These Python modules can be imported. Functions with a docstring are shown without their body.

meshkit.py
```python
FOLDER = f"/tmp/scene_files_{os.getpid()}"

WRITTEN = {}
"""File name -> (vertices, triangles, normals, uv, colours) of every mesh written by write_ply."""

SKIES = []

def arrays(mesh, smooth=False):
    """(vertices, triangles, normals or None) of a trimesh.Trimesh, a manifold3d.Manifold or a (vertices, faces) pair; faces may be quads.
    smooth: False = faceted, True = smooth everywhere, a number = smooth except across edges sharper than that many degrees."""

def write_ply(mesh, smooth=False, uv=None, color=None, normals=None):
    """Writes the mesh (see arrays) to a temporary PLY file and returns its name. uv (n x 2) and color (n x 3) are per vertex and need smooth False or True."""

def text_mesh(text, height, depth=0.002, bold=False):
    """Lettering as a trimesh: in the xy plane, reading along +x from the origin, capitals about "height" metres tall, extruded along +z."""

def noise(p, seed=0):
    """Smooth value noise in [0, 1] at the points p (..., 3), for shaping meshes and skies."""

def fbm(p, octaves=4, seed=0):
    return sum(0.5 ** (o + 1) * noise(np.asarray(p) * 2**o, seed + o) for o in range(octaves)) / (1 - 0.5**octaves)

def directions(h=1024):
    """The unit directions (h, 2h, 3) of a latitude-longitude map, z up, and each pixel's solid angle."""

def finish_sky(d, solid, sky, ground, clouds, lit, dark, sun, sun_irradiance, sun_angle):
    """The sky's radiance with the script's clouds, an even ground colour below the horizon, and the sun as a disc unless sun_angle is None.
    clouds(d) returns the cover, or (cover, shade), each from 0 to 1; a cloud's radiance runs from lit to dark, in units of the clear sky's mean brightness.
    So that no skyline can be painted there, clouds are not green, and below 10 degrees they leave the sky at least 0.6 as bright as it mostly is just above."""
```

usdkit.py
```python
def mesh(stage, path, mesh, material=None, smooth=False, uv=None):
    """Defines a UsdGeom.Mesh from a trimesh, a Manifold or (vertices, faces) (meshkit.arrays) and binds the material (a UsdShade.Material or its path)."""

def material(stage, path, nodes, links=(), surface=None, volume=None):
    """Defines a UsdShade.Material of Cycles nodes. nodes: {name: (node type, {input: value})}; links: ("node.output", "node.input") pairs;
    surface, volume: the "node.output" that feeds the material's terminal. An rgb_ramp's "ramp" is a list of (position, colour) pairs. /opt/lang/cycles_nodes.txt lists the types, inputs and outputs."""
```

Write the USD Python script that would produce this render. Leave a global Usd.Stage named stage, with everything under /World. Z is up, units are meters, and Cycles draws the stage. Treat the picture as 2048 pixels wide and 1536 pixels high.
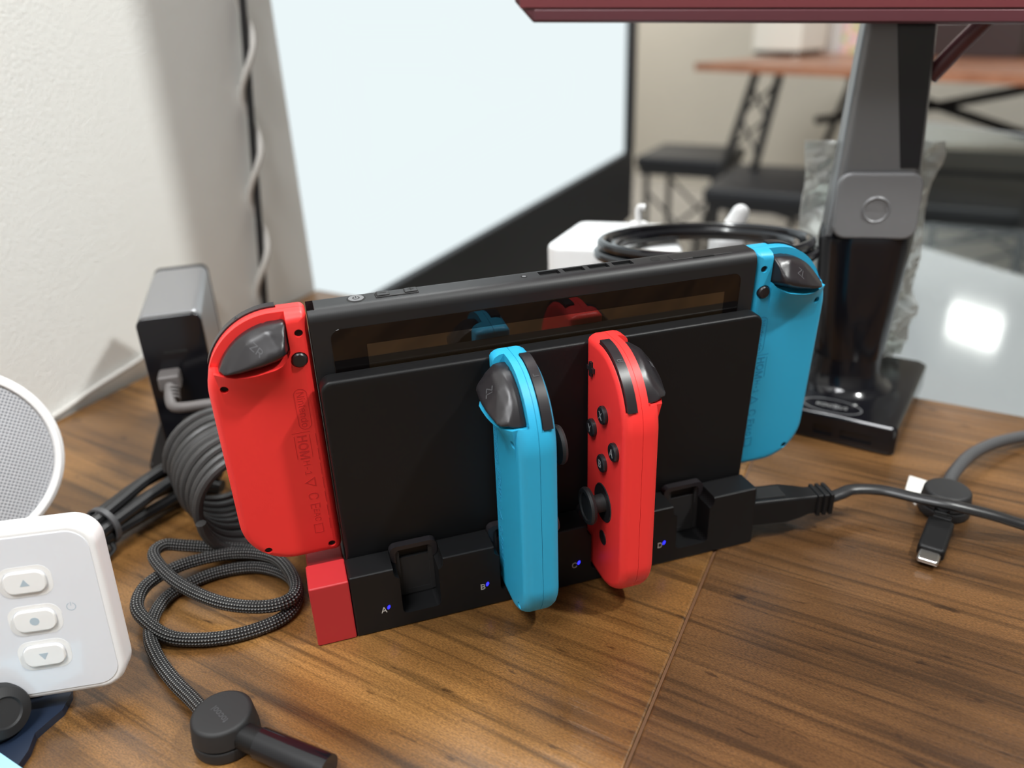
import math, numpy as np, trimesh, usdkit, meshkit
from pxr import Usd, UsdGeom, UsdLux, Gf, Sdf
from shapely.geometry import Polygon, Point, box as sbox
from shapely import affinity
stage = Usd.Stage.CreateInMemory()
UsdGeom.SetStageUpAxis(stage, UsdGeom.Tokens.z); UsdGeom.SetStageMetersPerUnit(stage, 1.0)
UsdGeom.Xform.Define(stage, '/World'); stage.SetDefaultPrim(stage.GetPrimAtPath('/World'))
UsdGeom.Scope.Define(stage, '/World/Looks')
V3 = lambda *a: np.array(a, float)
# ---------------------------------------------------------------- camera, lights, exposure
yaw, pitch, roll = math.radians(-16.43855), math.radians(25.32281), math.radians(-2.34297)
fw = V3(-math.sin(yaw) * math.cos(pitch), math.cos(yaw) * math.cos(pitch), -math.sin(pitch))
r0 = V3(math.cos(yaw), math.sin(yaw), 0); u0 = np.cross(r0, fw)
rt = r0 * math.cos(roll) + u0 * math.sin(roll); up = -r0 * math.sin(roll) + u0 * math.cos(roll)
eye = V3(-5.153, -264.185, 215.211) / 1000
cam = UsdGeom.Camera.Define(stage, '/World/camera')
cam.AddTransformOp().Set(Gf.Matrix4d(*rt, 0, *up, 0, *(-fw), 0, *eye, 1))
cam.CreateHorizontalApertureAttr(36.0); cam.CreateVerticalApertureAttr(27.0)
cam.CreateFocalLengthAttr(36.0 * 1564.78 / 2048)
cam.CreateFStopAttr(6.0); cam.CreateFocusDistanceAttr(0.285); cam.CreateClippingRangeAttr(Gf.Vec2f(0.01, 50))
cam.CreateExposureAttr(0.0)
sky = UsdLux.DomeLight.Define(stage, '/World/sky'); sky.CreateIntensityAttr(0.04); sky.CreateColorAttr(Gf.Vec3f(0.95, 0.98, 1.0))
def rect_light(name, loc, target, w, h, power, color=(1, 1, 1)):
    l = UsdLux.RectLight.Define(stage, '/World/' + name); l.CreateWidthAttr(w); l.CreateHeightAttr(h)
    l.CreateIntensityAttr(power); l.CreateColorAttr(Gf.Vec3f(*color))
    z = V3(*loc) - V3(*target); z /= np.linalg.norm(z); x = np.cross(V3(0, 1, 0.01), z); x /= np.linalg.norm(x); y = np.cross(z, x)
    l.AddTransformOp().Set(Gf.Matrix4d(*x, 0, *y, 0, *z, 0, *loc, 1))
rect_light('ceiling_light', (0.45, 1.0, 1.62), (0.45, 1.0, 0), 0.6, 0.6, 54.0, (0.97, 1.0, 0.99))
rect_light('ceiling_light_002', (-0.42, -0.42, 1.25), (-0.15, -0.1, 0), 0.5, 0.5, 23.0, (0.97, 0.985, 1.0))  # unseen fill added at front left, hung below the ceiling
rect_light('ceiling_light_001', (1.55, 4.3, 1.62), (1.75, 4.3, 0), 0.8, 0.8, 24.0, (1.0, 0.98, 0.95))
key = UsdLux.SphereLight.Define(stage, '/World/side_lamp'); key.CreateRadiusAttr(0.03); key.CreateIntensityAttr(880); key.CreateColorAttr(Gf.Vec3f(0.98, 1.0, 0.97))  # unseen light, added to throw the monitor's shadow on the left wall
key.AddTranslateOp().Set(Gf.Vec3d(0.546, -0.327, 0.86))
# ---------------------------------------------------------------- helpers
used = {}
def fresh(parent, name):
    k = (parent, name); n = used.get(k, 0); used[k] = n + 1
    return name if n == 0 else f'{name}_{n:03d}'
def mat(name, color=(.8, .8, .8), rough=.5, metal=0., bump=None, var=None, **kw):
    nodes = {'p': ('principled_bsdf', dict(base_color=color, roughness=rough, metallic=metal, **kw))}; links = []
    if bump or var: nodes['g'] = ('geometry', {})
    if bump:
        sc, d = bump
        nodes['n'] = ('noise_texture', dict(scale=sc, detail=3.0)); nodes['b'] = ('bump', dict(distance=d, strength=1.0))
        links += [('g.position', 'n.vector'), ('n.fac', 'b.height'), ('b.normal', 'p.normal')]
    if var:
        sc, c2 = var
        nodes['m'] = ('noise_texture', dict(scale=sc, detail=4.0)); nodes['r'] = ('rgb_ramp', dict(ramp=[(.35, color), (.65, c2)]))
        links += [('g.position', 'm.vector'), ('m.fac', 'r.fac'), ('r.color', 'p.base_color')]
    return usdkit.material(stage, '/World/Looks/' + name, nodes, links, surface='p.BSDF')
class Thing:
    """An Xform at the thing's base (millimetres) whose children are its parts; meshes are given in world millimetres."""
    def __init__(s, name, label, cat, base, group=None, kind=None):
        s.name = fresh('', name); s.path = '/World/' + s.name; s.base = V3(*base)
        x = UsdGeom.Xform.Define(stage, s.path); x.AddTranslateOp().Set(Gf.Vec3d(*(s.base / 1000)))
        p = x.GetPrim(); tag(p, label, cat, group, kind)
    def part(s, name, mesh, m, label=None, under=None, smooth=35, uv=None, kind=None):
        par = under or s.path; path = par + '/' + fresh(par, name)
        mesh = mesh.copy(); mesh.vertices = (mesh.vertices - s.base) / 1000
        g = usdkit.mesh(stage, path, mesh, m, smooth=True if uv is not None else smooth, uv=uv)
        if label: g.GetPrim().SetCustomDataByKey('label', label)
        if kind: g.GetPrim().SetCustomDataByKey('kind', kind)
        return path
def tag(p, label, cat=None, group=None, kind=None):
    for k, v in (('label', label), ('category', cat), ('group', group), ('kind', kind)):
        if v: p.SetCustomDataByKey(k, v)
def struct(name, mesh, m, label=None, smooth=False):
    mesh = mesh.copy(); mesh.vertices = mesh.vertices / 1000
    g = usdkit.mesh(stage, '/World/' + fresh('', name), mesh, m, smooth=smooth); tag(g.GetPrim(), label, None, None, 'structure'); return g
cat = trimesh.util.concatenate
def hull(p): return trimesh.convex.convex_hull(np.asarray(p, float))
def bx(x0, x1, y0, y1, z0, z1): return trimesh.creation.box(bounds=[[x0, y0, z0], [x1, y1, z1]])
def rbox(x0, x1, y0, y1, z0, z1, r, n=3):
    r = min(r, (x1 - x0) / 2 - 1e-3, (y1 - y0) / 2 - 1e-3, (z1 - z0) / 2 - 1e-3); P = []
    s = trimesh.creation.uv_sphere(radius=r, count=[4 * n, 4 * n]).vertices
    for x in (x0 + r, x1 - r):
        for y in (y0 + r, y1 - r):
            for z in (z0 + r, z1 - r): P.append(s + V3(x, y, z))
    return hull(np.vstack(P))
def tf(mesh, o, U, V, W):
    M = np.column_stack([U, V, W]).astype(float); m = mesh.copy(); m.vertices = np.asarray(o, float) + mesh.vertices @ M.T
    if np.linalg.det(M) < 0: m.faces = m.faces[:, ::-1]
    return m
def rz(deg): a = math.radians(deg); return V3(math.cos(a), math.sin(a), 0), V3(-math.sin(a), math.cos(a), 0), V3(0, 0, 1)
def rrect(x0, y0, x1, y1, r, q=6): return sbox(x0 + r, y0 + r, x1 - r, y1 - r).buffer(r, quad_segs=q)
def bevel(poly, z0, z1, b, both=True, n=3):
    """A convex outline extruded from z0 to z1 with rounded edges at z1 (and z0)."""
    P = []
    for k in range(n + 1):
        a = math.pi / 2 * k / n; d, h = b * (1 - math.cos(a)), b * (1 - math.sin(a))
        q = poly.buffer(-d) if d > 1e-6 else poly
        c = np.array(q.exterior.coords)
        P.append(np.c_[c, np.full(len(c), z1 - h)])
        P.append(np.c_[c, np.full(len(c), z0 + h)] if both else np.c_[np.array(poly.exterior.coords), np.full(len(poly.exterior.coords), z0)])
    return hull(np.vstack(P))
def ext(poly, z0, z1):
    gs = getattr(poly, 'geoms', [poly]); out = []
    for g in gs:
        if g.is_empty or g.area < 1e-6: continue
        e = trimesh.creation.extrude_polygon(g, z1 - z0, engine='earcut'); e.vertices[:, 2] += z0; out.append(e)
    return cat(out)
def cyl(o, axis, r, h, n=32, r2=None):
    """A cylinder or cone from o along axis."""
    axis = V3(*axis) / np.linalg.norm(axis); a = np.cross(axis, V3(0, 0, 1) if abs(axis[2]) < .9 else V3(1, 0, 0)); a /= np.linalg.norm(a); b = np.cross(axis, a)
    t = np.linspace(0, 2 * math.pi, n, endpoint=False); ring = np.outer(np.cos(t), a) + np.outer(np.sin(t), b)
    return hull(np.vstack([V3(*o) + ring * r, V3(*o) + axis * h + ring * (r if r2 is None else r2)]))
def lathe(prof, o=(0, 0, 0), axis=None, n=40):
    m = trimesh.creation.revolve(np.array(prof, float), sections=n); m.fix_normals()
    if axis is not None:
        w = V3(*axis) / np.linalg.norm(axis); a = np.cross(V3(0, 0, 1) if abs(w[2]) < .9 else V3(1, 0, 0), w); a /= np.linalg.norm(a)
        return tf(m, o, a, np.cross(w, a), w)
    m.vertices += V3(*o); return m
def spline(P, step=1.5):
    P = np.asarray(P, float); Q = np.vstack([2 * P[0] - P[1], P, 2 * P[-1] - P[-2]]); out = []
    for i in range(1, len(Q) - 2):
        n = max(2, int(np.linalg.norm(Q[i + 1] - Q[i]) / step)); t = np.linspace(0, 1, n, endpoint=False)[:, None]
        a, b, c, d = Q[i - 1:i + 3]
        out.append(.5 * (2 * b + (c - a) * t + (2 * a - 5 * b + 4 * c - d) * t ** 2 + (3 * b - a - 3 * c + d) * t ** 3))
    return np.vstack(out + [P[-1:]])
def tube(P, r, n=12, smooth=True, step=1.5, flat=None, uv=False):
    P = spline(P, step) if smooth else np.asarray(P, float); T = np.gradient(P, axis=0); T /= np.linalg.norm(T, axis=1)[:, None] + 1e-12
    N = np.zeros_like(P); a = np.cross(T[0], V3(0, 0, 1)); a = a if np.linalg.norm(a) > 1e-3 else V3(1, 0, 0); N[0] = a / np.linalg.norm(a)
    for i in range(1, len(P)):
        v = N[i - 1] - T[i] * (N[i - 1] @ T[i])
        if flat is not None: v = np.cross(T[i], V3(0, 0, 1))
        N[i] = v / (np.linalg.norm(v) + 1e-12)
    B = np.cross(T, N); R = np.broadcast_to(r, len(P))[:, None, None]
    m = n + 1 if uv else n; t = np.linspace(0, 2 * math.pi, m, endpoint=uv)
    ring = P[:, None] + R * (np.cos(t)[None, :, None] * N[:, None] * (1.0) + np.sin(t)[None, :, None] * B[:, None] * (flat or 1.0))
    Vv = ring.reshape(-1, 3); F = []
    idx = np.arange(len(P) * m).reshape(len(P), m)
    j2 = (np.arange(n) + 1) % m
    for i in range(len(P) - 1):
        a_, b_, c_, d_ = idx[i, :n], idx[i, j2], idx[i + 1, j2], idx[i + 1, :n]
        F += [np.c_[a_, b_, c_], np.c_[a_, c_, d_]]
    k = len(Vv); Vv = np.vstack([Vv, P[:1], P[-1:]])
    F += [np.c_[np.full(n, k), idx[0, j2], idx[0, :n]], np.c_[np.full(n, k + 1), idx[-1, :n], idx[-1, j2]]]
    mesh = trimesh.Trimesh(Vv, np.vstack(F), process=False)
    if uv:
        L = np.r_[0, np.cumsum(np.linalg.norm(np.diff(P, axis=0), axis=1))]
        U = np.stack(np.broadcast_arrays(L[:, None], np.linspace(0, 1, m)[None]), -1).reshape(-1, 2)
        return mesh, np.vstack([U, [L[0], 0], [L[-1], 0]])
    return mesh
def diff(a, bs):
    return trimesh.boolean.difference([a] + list(bs), engine='manifold')
def union(ms): return trimesh.boolean.union(list(ms), engine='manifold')
def remesh(m, size):
    import manifold3d
    k = manifold3d.Manifold(manifold3d.Mesh(np.asarray(m.vertices, np.float32), np.asarray(m.faces, np.uint32))).refine_to_length(size).to_mesh()
    return trimesh.Trimesh(k.vert_properties[:, :3], k.tri_verts, process=True)
def text(s, h, depth, o, U, V, bold=False, center=True):
    m = meshkit.text_mesh(s, h, depth, bold=bold)
    if center: m.vertices[:, 0] -= (m.vertices[:, 0].max() + m.vertices[:, 0].min()) / 2
    return tf(m, o, U, V, np.cross(U, V))
X, Y, Z = V3(1, 0, 0), V3(0, 1, 0), V3(0, 0, 1)
# room axes: A runs away along the left wall, E runs right along the desk's far edge
A = V3(.6600, .7513, 0); E = V3(.666, -.746, 0); D = V3(19, 426, 0); NW = V3(.7513, -.66, 0)
FLOOR = -720.
# ---------------------------------------------------------------- materials
def wood_material(name, a, b, c, tint):
    nodes = {'g': ('geometry', {}), 'ro': ('vector_rotate', dict(rotate_type='z_axis', angle=.841)),
             'm1': ('mapping', dict(scale=(7.0, 230.0, 1.0))), 'n1': ('noise_texture', dict(scale=1.0, detail=5.0, roughness=.6, distortion=.35)),
             'm2': ('mapping', dict(scale=(3.5, 26.0, 1.0))), 'n2': ('noise_texture', dict(scale=1.0, detail=4.0, roughness=.55, distortion=1.2)),
             'm3': ('mapping', dict(scale=(9.0, 14.0, 1.0))), 'n3': ('noise_texture', dict(scale=1.0, detail=3.0)),
             'm4': ('mapping', dict(scale=(60.0, 220.0, 1.0))), 'n4': ('noise_texture', dict(scale=1.0, detail=2.0)),
             'm5': ('mapping', dict(scale=(900.0, 2200.0, 1.0))), 'n5': ('noise_texture', dict(scale=1.0, detail=1.0)),
             'r1': ('rgb_ramp', dict(ramp=[(.30, a), (.46, b), (.62, c), (.80, tint)])),
             'r2': ('rgb_ramp', dict(ramp=[(.36, (.38, .38, .38)), (.50, (1, 1, 1))])),
             'r3': ('rgb_ramp', dict(ramp=[(.30, (.62, .62, .62)), (.68, (1.15, 1.15, 1.15))])),
             'r4': ('rgb_ramp', dict(ramp=[(.27, (.28, .25, .22)), (.33, (1, 1, 1))])),
             'r5': ('rgb_ramp', dict(ramp=[(.30, (.55, .55, .55)), (.70, (1.28, 1.28, 1.28))])),
             'x1': ('mix_color', dict(blend_type='multiply', fac=.85)), 'x2': ('mix_color', dict(blend_type='multiply', fac=1.0)),
             'x3': ('mix_color', dict(blend_type='multiply', fac=.8)), 'x4': ('mix_color', dict(blend_type='multiply', fac=.8)),
             'bp': ('bump', dict(distance=.00022, strength=1.0)), 'p': ('principled_bsdf', dict(roughness=.30, ior=1.6))}
    links = [('g.position', 'ro.vector')]
    for i in '12345': links += [('ro.vector', f'm{i}.vector'), (f'm{i}.vector', f'n{i}.vector'), (f'n{i}.fac', f'r{i}.fac' if i != '1' else 'r2.fac')]
    links = [l for l in links if l[1] not in ('r2.fac', 'r1.fac')] + [('n2.fac', 'r1.fac'), ('n1.fac', 'r2.fac')]
    links += [('r1.color', 'x1.a'), ('r2.color', 'x1.b'), ('x1.result', 'x2.a'), ('r3.color', 'x2.b'), ('x2.result', 'x3.a'), ('r4.color', 'x3.b'),
              ('x3.result', 'x4.a'), ('r5.color', 'x4.b'), ('x4.result', 'p.base_color'), ('n1.fac', 'bp.height'), ('bp.normal', 'p.normal')]
    return usdkit.material(stage, '/World/Looks/' + name, nodes, links, surface='p.BSDF')
M = {}
M['wood'] = wood_material('rustic_wood', (.088, .038, .010), (.162, .074, .020), (.252, .122, .036), (.365, .186, .064))
M['wood2'] = wood_material('rustic_wood_right', (.062, .028, .010), (.115, .053, .018), (.175, .084, .030), (.245, .123, .047))  # same wood as the left board, its dimmer light put into the colour
M['groove'] = mat('groove_wood', (.10, .045, .018), .6)
M['black'] = mat('black_plastic', (.006, .006, .0065), .46, bump=(2600, .00003), specular_ior_level=.28)
M['black_soft'] = mat('black_matte', (.014, .014, .015), .6, bump=(3000, .00004))
M['black_gloss'] = mat('black_gloss', (.006, .006, .008), .12)
M['screen'] = mat('screen_glass', (.004, .003, .003), .03, ior=1.52)
M['lcd'] = mat('display', (.014, .009, .005), .05, ior=2.1)
M['tablet'] = mat('tablet_grey', (.009, .009, .010), .5, bump=(3000, .00002))
M['dark'] = mat('dark_recess', (.004, .004, .004), .8)
M['red'] = mat('red_plastic', (.86, .035, .032), .45, bump=(3000, .00002))
M['red_mark'] = mat('red_engraving', (.62, .018, .02), .6)
M['blue'] = mat('blue_plastic', (.022, .36, .60), .45, bump=(3000, .00002))
M['blue_mark'] = mat('blue_engraving', (.012, .24, .44), .6)
M['red_cap'] = mat('red_cap_plastic', (.42, .020, .024), .5)
M['button'] = mat('button_black', (.016, .014, .016), .34)
M['mark_grey'] = mat('grey_print', (.28, .28, .28), .6)
M['mark_dark'] = mat('dark_print', (.06, .06, .065), .5)
M['letter'] = mat('pale_print', (.45, .43, .40), .6)
M['led'] = usdkit.material(stage, '/World/Looks/blue_led', {'e': ('emission', dict(color=(.02, .02, 1.0), strength=3.2))}, surface='e.emission')
M['led2'] = usdkit.material(stage, '/World/Looks/pale_blue_led', {'e': ('emission', dict(color=(.10, .38, .75), strength=.5))}, surface='e.emission')
M['silver'] = mat('silver_grey', (.26, .26, .27), .32, .5)
M['white'] = mat('white_plastic', (.80, .80, .80), .35)
M['white_gloss'] = mat('white_gloss', (.70, .72, .76), .10)
M['white_btn'] = mat('white_button', (.80, .80, .79), .3)
M['pale_mark'] = mat('pale_blue_mark', (.42, .50, .56), .5)
M['grey_cable'] = mat('grey_cable', (.055, .055, .058), .5)
M['warm_grey_cable'] = mat('warm_grey_cable', (.11, .10, .098), .5)
M['coil_cable'] = mat('coil_cable', (.030, .029, .029), .45)
M['black_cable'] = mat('black_cable', (.011, .011, .012), .36)
M['white_cable'] = mat('white_cable', (.52, .50, .47), .45)
M['steel'] = mat('steel', (.62, .60, .57), .25, 1.0)
M['paper'] = mat('white_paper', (.80, .78, .74), .7)
M['blue_paper'] = mat('pale_blue_paper', (.33, .66, .84), .5)
M['navy'] = mat('dark_blue_plastic', (.008, .016, .036), .45)
M['maroon'] = mat('maroon_bezel', (.15, .032, .038), .35)  # red tint of lens glare, put into the monitor's colour
M['maroon_dark'] = mat('maroon_lower_bezel', (.095, .026, .034), .35)  # darker tone of the same lens glare, also put into the colour
M['pole'] = mat('graphite_pole', (.16, .16, .165), .26, .5)
M['plate'] = mat('graphite_plate', (.16, .16, .165), .42, .2)
M['wall'] = mat('white_wallpaper', (.80, .80, .775), .75, bump=(700, .0006))
M['wall_far'] = mat('beige_wall', (.55, .52, .46), .8)
M['wall_front'] = mat('brown_grey_wall', (.26, .24, .22), .8)
M['ceil'] = mat('ceiling_grey', (.34, .34, .33), .9)
M['floor'] = mat('grey_vinyl_floor', (.36, .34, .31), .3, var=(3.0, (.42, .40, .37)))
M['frame'] = mat('black_frame', (.012, .013, .016), .42)
M['pad'] = mat('black_vinyl', (.010, .011, .014), .55)
M['leg'] = mat('dark_metal', (.022, .022, .024), .4)
M['table_wood'] = mat('reddish_wood', (.30, .125, .070), .3, var=(14.0, (.38, .17, .10)))
M['cream'] = mat('cream_enamel', (.82, .79, .72), .4)
M['brown_box'] = mat('dark_brown_box', (.045, .028, .028), .5)
M['frost'] = usdkit.material(stage, '/World/Looks/frosted_daylight', {'e': ('emission', dict(color=(.84, .93, .95), strength=1.0))}, surface='e.emission')
nodes = {'g': ('geometry', {}), 'n': ('noise_texture', dict(scale=26.0, detail=2.0)), 'r': ('rgb_ramp', dict(ramp=[(.38, (.80, .62, .80)), (.48, (.85, .45, .25)), (.56, (.9, .85, .8)), (.66, (.45, .55, .12)), (.75, (.8, .5, .75))])), 'p': ('principled_bsdf', dict(roughness=.3))}
M['magazine'] = usdkit.material(stage, '/World/Looks/printed_cover', nodes, [('g.position', 'n.vector'), ('n.fac', 'r.fac'), ('r.color', 'p.base_color')], surface='p.BSDF')
nodes = {'t': ('transparent_bsdf', dict(color=(.93, .95, .94))), 'g': ('principled_bsdf', dict(base_color=(.90, .92, .90), roughness=.10)), 'f': ('fresnel', dict(IOR=1.9)), 'a': ('math', dict(math_type='add', value2=.34)), 'm': ('mix_closure', {})}
M['clear'] = usdkit.material(stage, '/World/Looks/clear_plastic', nodes, [('f.fac', 'a.value1'), ('a.value', 'm.fac'), ('t.BSDF', 'm.closure1'), ('g.BSDF', 'm.closure2')], surface='m.closure')
# braided sleeve: diagonal weave from the cable's own length and girth
def braid_material(name, base, fleck):
    nodes = {'u': ('uvmap', dict(attribute='st')), 's': ('separate_xyz', {}), 'a': ('math', dict(math_type='multiply', value2=.42)), 'b': ('math', dict(math_type='multiply', value2=6.0)),
             'p1': ('math', dict(math_type='add')), 'p2': ('math', dict(math_type='subtract')), 's1': ('math', dict(math_type='sine')), 's2': ('math', dict(math_type='sine')),
             'k1': ('math', dict(math_type='multiply', value2=6.28318)), 'k2': ('math', dict(math_type='multiply', value2=6.28318)), 'mm': ('math', dict(math_type='maximum')),
             'pr': ('math', dict(math_type='multiply')), 'r': ('rgb_ramp', dict(ramp=[(.35, base), (.80, fleck)])), 'bp': ('bump', dict(distance=.0005, strength=1.0)), 'p': ('principled_bsdf', dict(roughness=.48))}
    links = [('u.UV', 's.vector'), ('s.x', 'a.value1'), ('s.y', 'b.value1'), ('a.value', 'p1.value1'), ('b.value', 'p1.value2'), ('a.value', 'p2.value1'), ('b.value', 'p2.value2'),
             ('p1.value', 'k1.value1'), ('p2.value', 'k2.value1'), ('k1.value', 's1.value1'), ('k2.value', 's2.value1'), ('s1.value', 'mm.value1'), ('s2.value', 'mm.value2'),
             ('s1.value', 'pr.value1'), ('s2.value', 'pr.value2'), ('pr.value', 'r.fac'), ('r.color', 'p.base_color'), ('pr.value', 'bp.height'), ('bp.normal', 'p.normal')]
    return usdkit.material(stage, '/World/Looks/' + name, nodes, links, surface='p.BSDF')
M['acrylic'] = usdkit.material(stage, '/World/Looks/clear_acrylic', {'t': ('transparent_bsdf', dict(color=(.96, .98, .97))), 'g': ('glossy_bsdf', dict(roughness=.02)), 'f': ('fresnel', dict(IOR=1.45)), 'm': ('mix_closure', {})}, [('f.fac', 'm.fac'), ('t.BSDF', 'm.closure1'), ('g.BSDF', 'm.closure2')], surface='m.closure')
M['lamp'] = usdkit.material(stage, '/World/Looks/lamp_glow', {'e': ('emission', dict(color=(1, .99, .95), strength=14.0))}, surface='e.emission')
M['braid'] = braid_material('braided_sleeve', (.012, .012, .013), (.26, .26, .25))
# ---------------------------------------------------------------- the room
def slab(P, Q, z0, z1, t, n):
    """A wall from P to Q (ground points), thickness t along n."""
    P, Q, n = V3(*P[:2], 0), V3(*Q[:2], 0), V3(*n)
    return hull([a + n * k + Z * z for a in (P, Q) for k in (0, t) for z in (z0, z1)])
TOP = 1660.
wl0, wl1 = D - A * 1500, D
struct('wall_left', slab(wl0, wl1, FLOOR, TOP, 120, -NW), M['wall'], 'white embossed wallpaper wall at the left beside the desk')
W2 = V3(.16, -.987, 0); N2 = V3(.987, .16, 0)
wb = V3(2534, 2233, 0)
struct('wall_back', slab(wb - W2 * 3600, wb + W2 * 3600, FLOOR, TOP, 100, N2), M['wall_far'], 'beige far wall behind the folding table')
struct('wall_far', slab(D + A * 1015 - NW * 1700 , D + A * 5200 - NW * 1700, FLOOR, TOP, 100, -NW), M['wall_far'], 'beige wall of the far room beyond the frosted window')
struct('wall_front', slab(wl0, wl0 + V3(3300, -2300, 0), FLOOR, TOP, 100, V3(-.57, -.82, 0)), M['wall_front'], 'brown-grey wall behind the camera')
fl = Polygon([(-1400, -900), (2100, -3300), (4200, -1900), (3300, 6200), (-200, 4600), (-900, 400)])
struct('floor', ext(fl, FLOOR - 60, FLOOR), M['floor'], 'grey-beige vinyl floor')
struct('ceiling', ext(fl, TOP, TOP + 60), M['ceil'], 'plain grey ceiling')
# frosted window in a black frame, continuing the left wall's line
def on_wall(s, z, d=0.): return D + A * s + NW * d + Z * z
def wbox(s0, s1, z0, z1, d0, d1, r=0):
    m = rbox(s0, s1, d0, d1, z0, z1, r) if r else bx(s0, s1, d0, d1, z0, z1)
    return tf(m, D, A, NW, Z)
w1 = UsdGeom.Xform.Define(stage, '/World/window_1'); tag(w1.GetPrim(), 'tall frosted window glowing white in a black frame', None, None, 'structure')
for nm, m, k in [('pane', wbox(-40, 1004, -44, 1300, -16, -10), 'frost'), ('bottom_rail', wbox(-30, 1034, -175, -38, -60, 0, 3), 'frame'), ('side_rail', wbox(996, 1034, -40, 1300, -18, 1, 3), 'frame'), ('top_rail', wbox(-30, 1010, 1296, 1340, -45, 4, 3), 'frame')]:
    m.vertices /= 1000; usdkit.mesh(stage, '/World/window_1/' + nm, m, M[k], smooth=30)
struct('trim_1', wbox(2, 1010, FLOOR, -178, -60, -6), M['frame'], 'black panel under the frosted window')
# ---------------------------------------------------------------- the desk
desk = Thing('desk', 'rustic brown wooden desk with a narrow groove between its two boards', 'desk', (200, 0, FLOOR))
g0, g1 = V3(74, -108, 0), V3(211, 35, 0); gd = (g1 - g0) / np.linalg.norm(g1 - g0)
d0 = D + NW * 3; dA = V3(.6600, .7513, 0)
def cross2(p, d, q, e):
    t = np.linalg.solve(np.column_stack([d[:2], -e[:2]]), (q - p)[:2]); return p + d * t[0]
far_g = cross2(g0, gd, d0, E); fr0 = d0 - A * 760; near_g = cross2(g0, gd, fr0, E)
gp = V3(-gd[1], gd[0], 0)
def board(pts, m):
    po = Polygon([p[:2] for p in pts]); desk.part('board', bevel(po, -26, 0, 1.0), m, smooth=30)
board([d0, far_g + gp * .55, near_g + gp * .55, fr0], M['wood'])
board([far_g - gp * .55, d0 + E * 1250, fr0 + E * 1250, near_g - gp * .55], M['wood2'])
desk.part('groove_strip', ext(Polygon([p[:2] for p in (far_g + gp * .54, far_g - gp * .54, near_g - gp * .54, near_g + gp * .54)]), -20, -.9), M['groove'])
for s, k in ((60, 60), (60, 700), (1190, 60), (1190, 700)):
    c = d0 + E * s - A * k; desk.part('leg', bx(c[0] - 20, c[0] + 20, c[1] - 20, c[1] + 20, FLOOR, -26), M['leg'])
# ---------------------------------------------------------------- charging dock
TILT = math.radians(3.66)
def tilt(m):
    m = m.copy(); v = m.vertices.copy(); c, s = math.cos(TILT), math.sin(TILT)
    m.vertices = np.c_[v[:, 0], v[:, 1] * c - v[:, 2] * s, v[:, 1] * s + v[:, 2] * c]; return m
SLOTS = [25.8, 65.3, 104.2, 143.0]; LEDS = [12.9, 52.3, 91.2, 129.8]
dock = Thing('charging_dock', 'black console charging dock with a red end block and four lettered controller slots', 'dock', (86, 0, 0))
pan = bevel(rrect(.4, 1, 173.4, 105, 4), 0, 7.2, 1.2)           # local (x, z) -> y
dock.part('front_panel', tilt(tf(pan, (0, -1.3, 0), X, Z, -Y)), M['black'])
dock.part('rear_shell', tilt(rbox(.4, 173.4, 15.2, 47, 4.5, 104, 3)), M['black_soft'])
base = bevel(rrect(-.4, -23.7, 173.3, -10.9, 1.0), 0, 28.3, 1.0, both=True)
cuts = []
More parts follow.
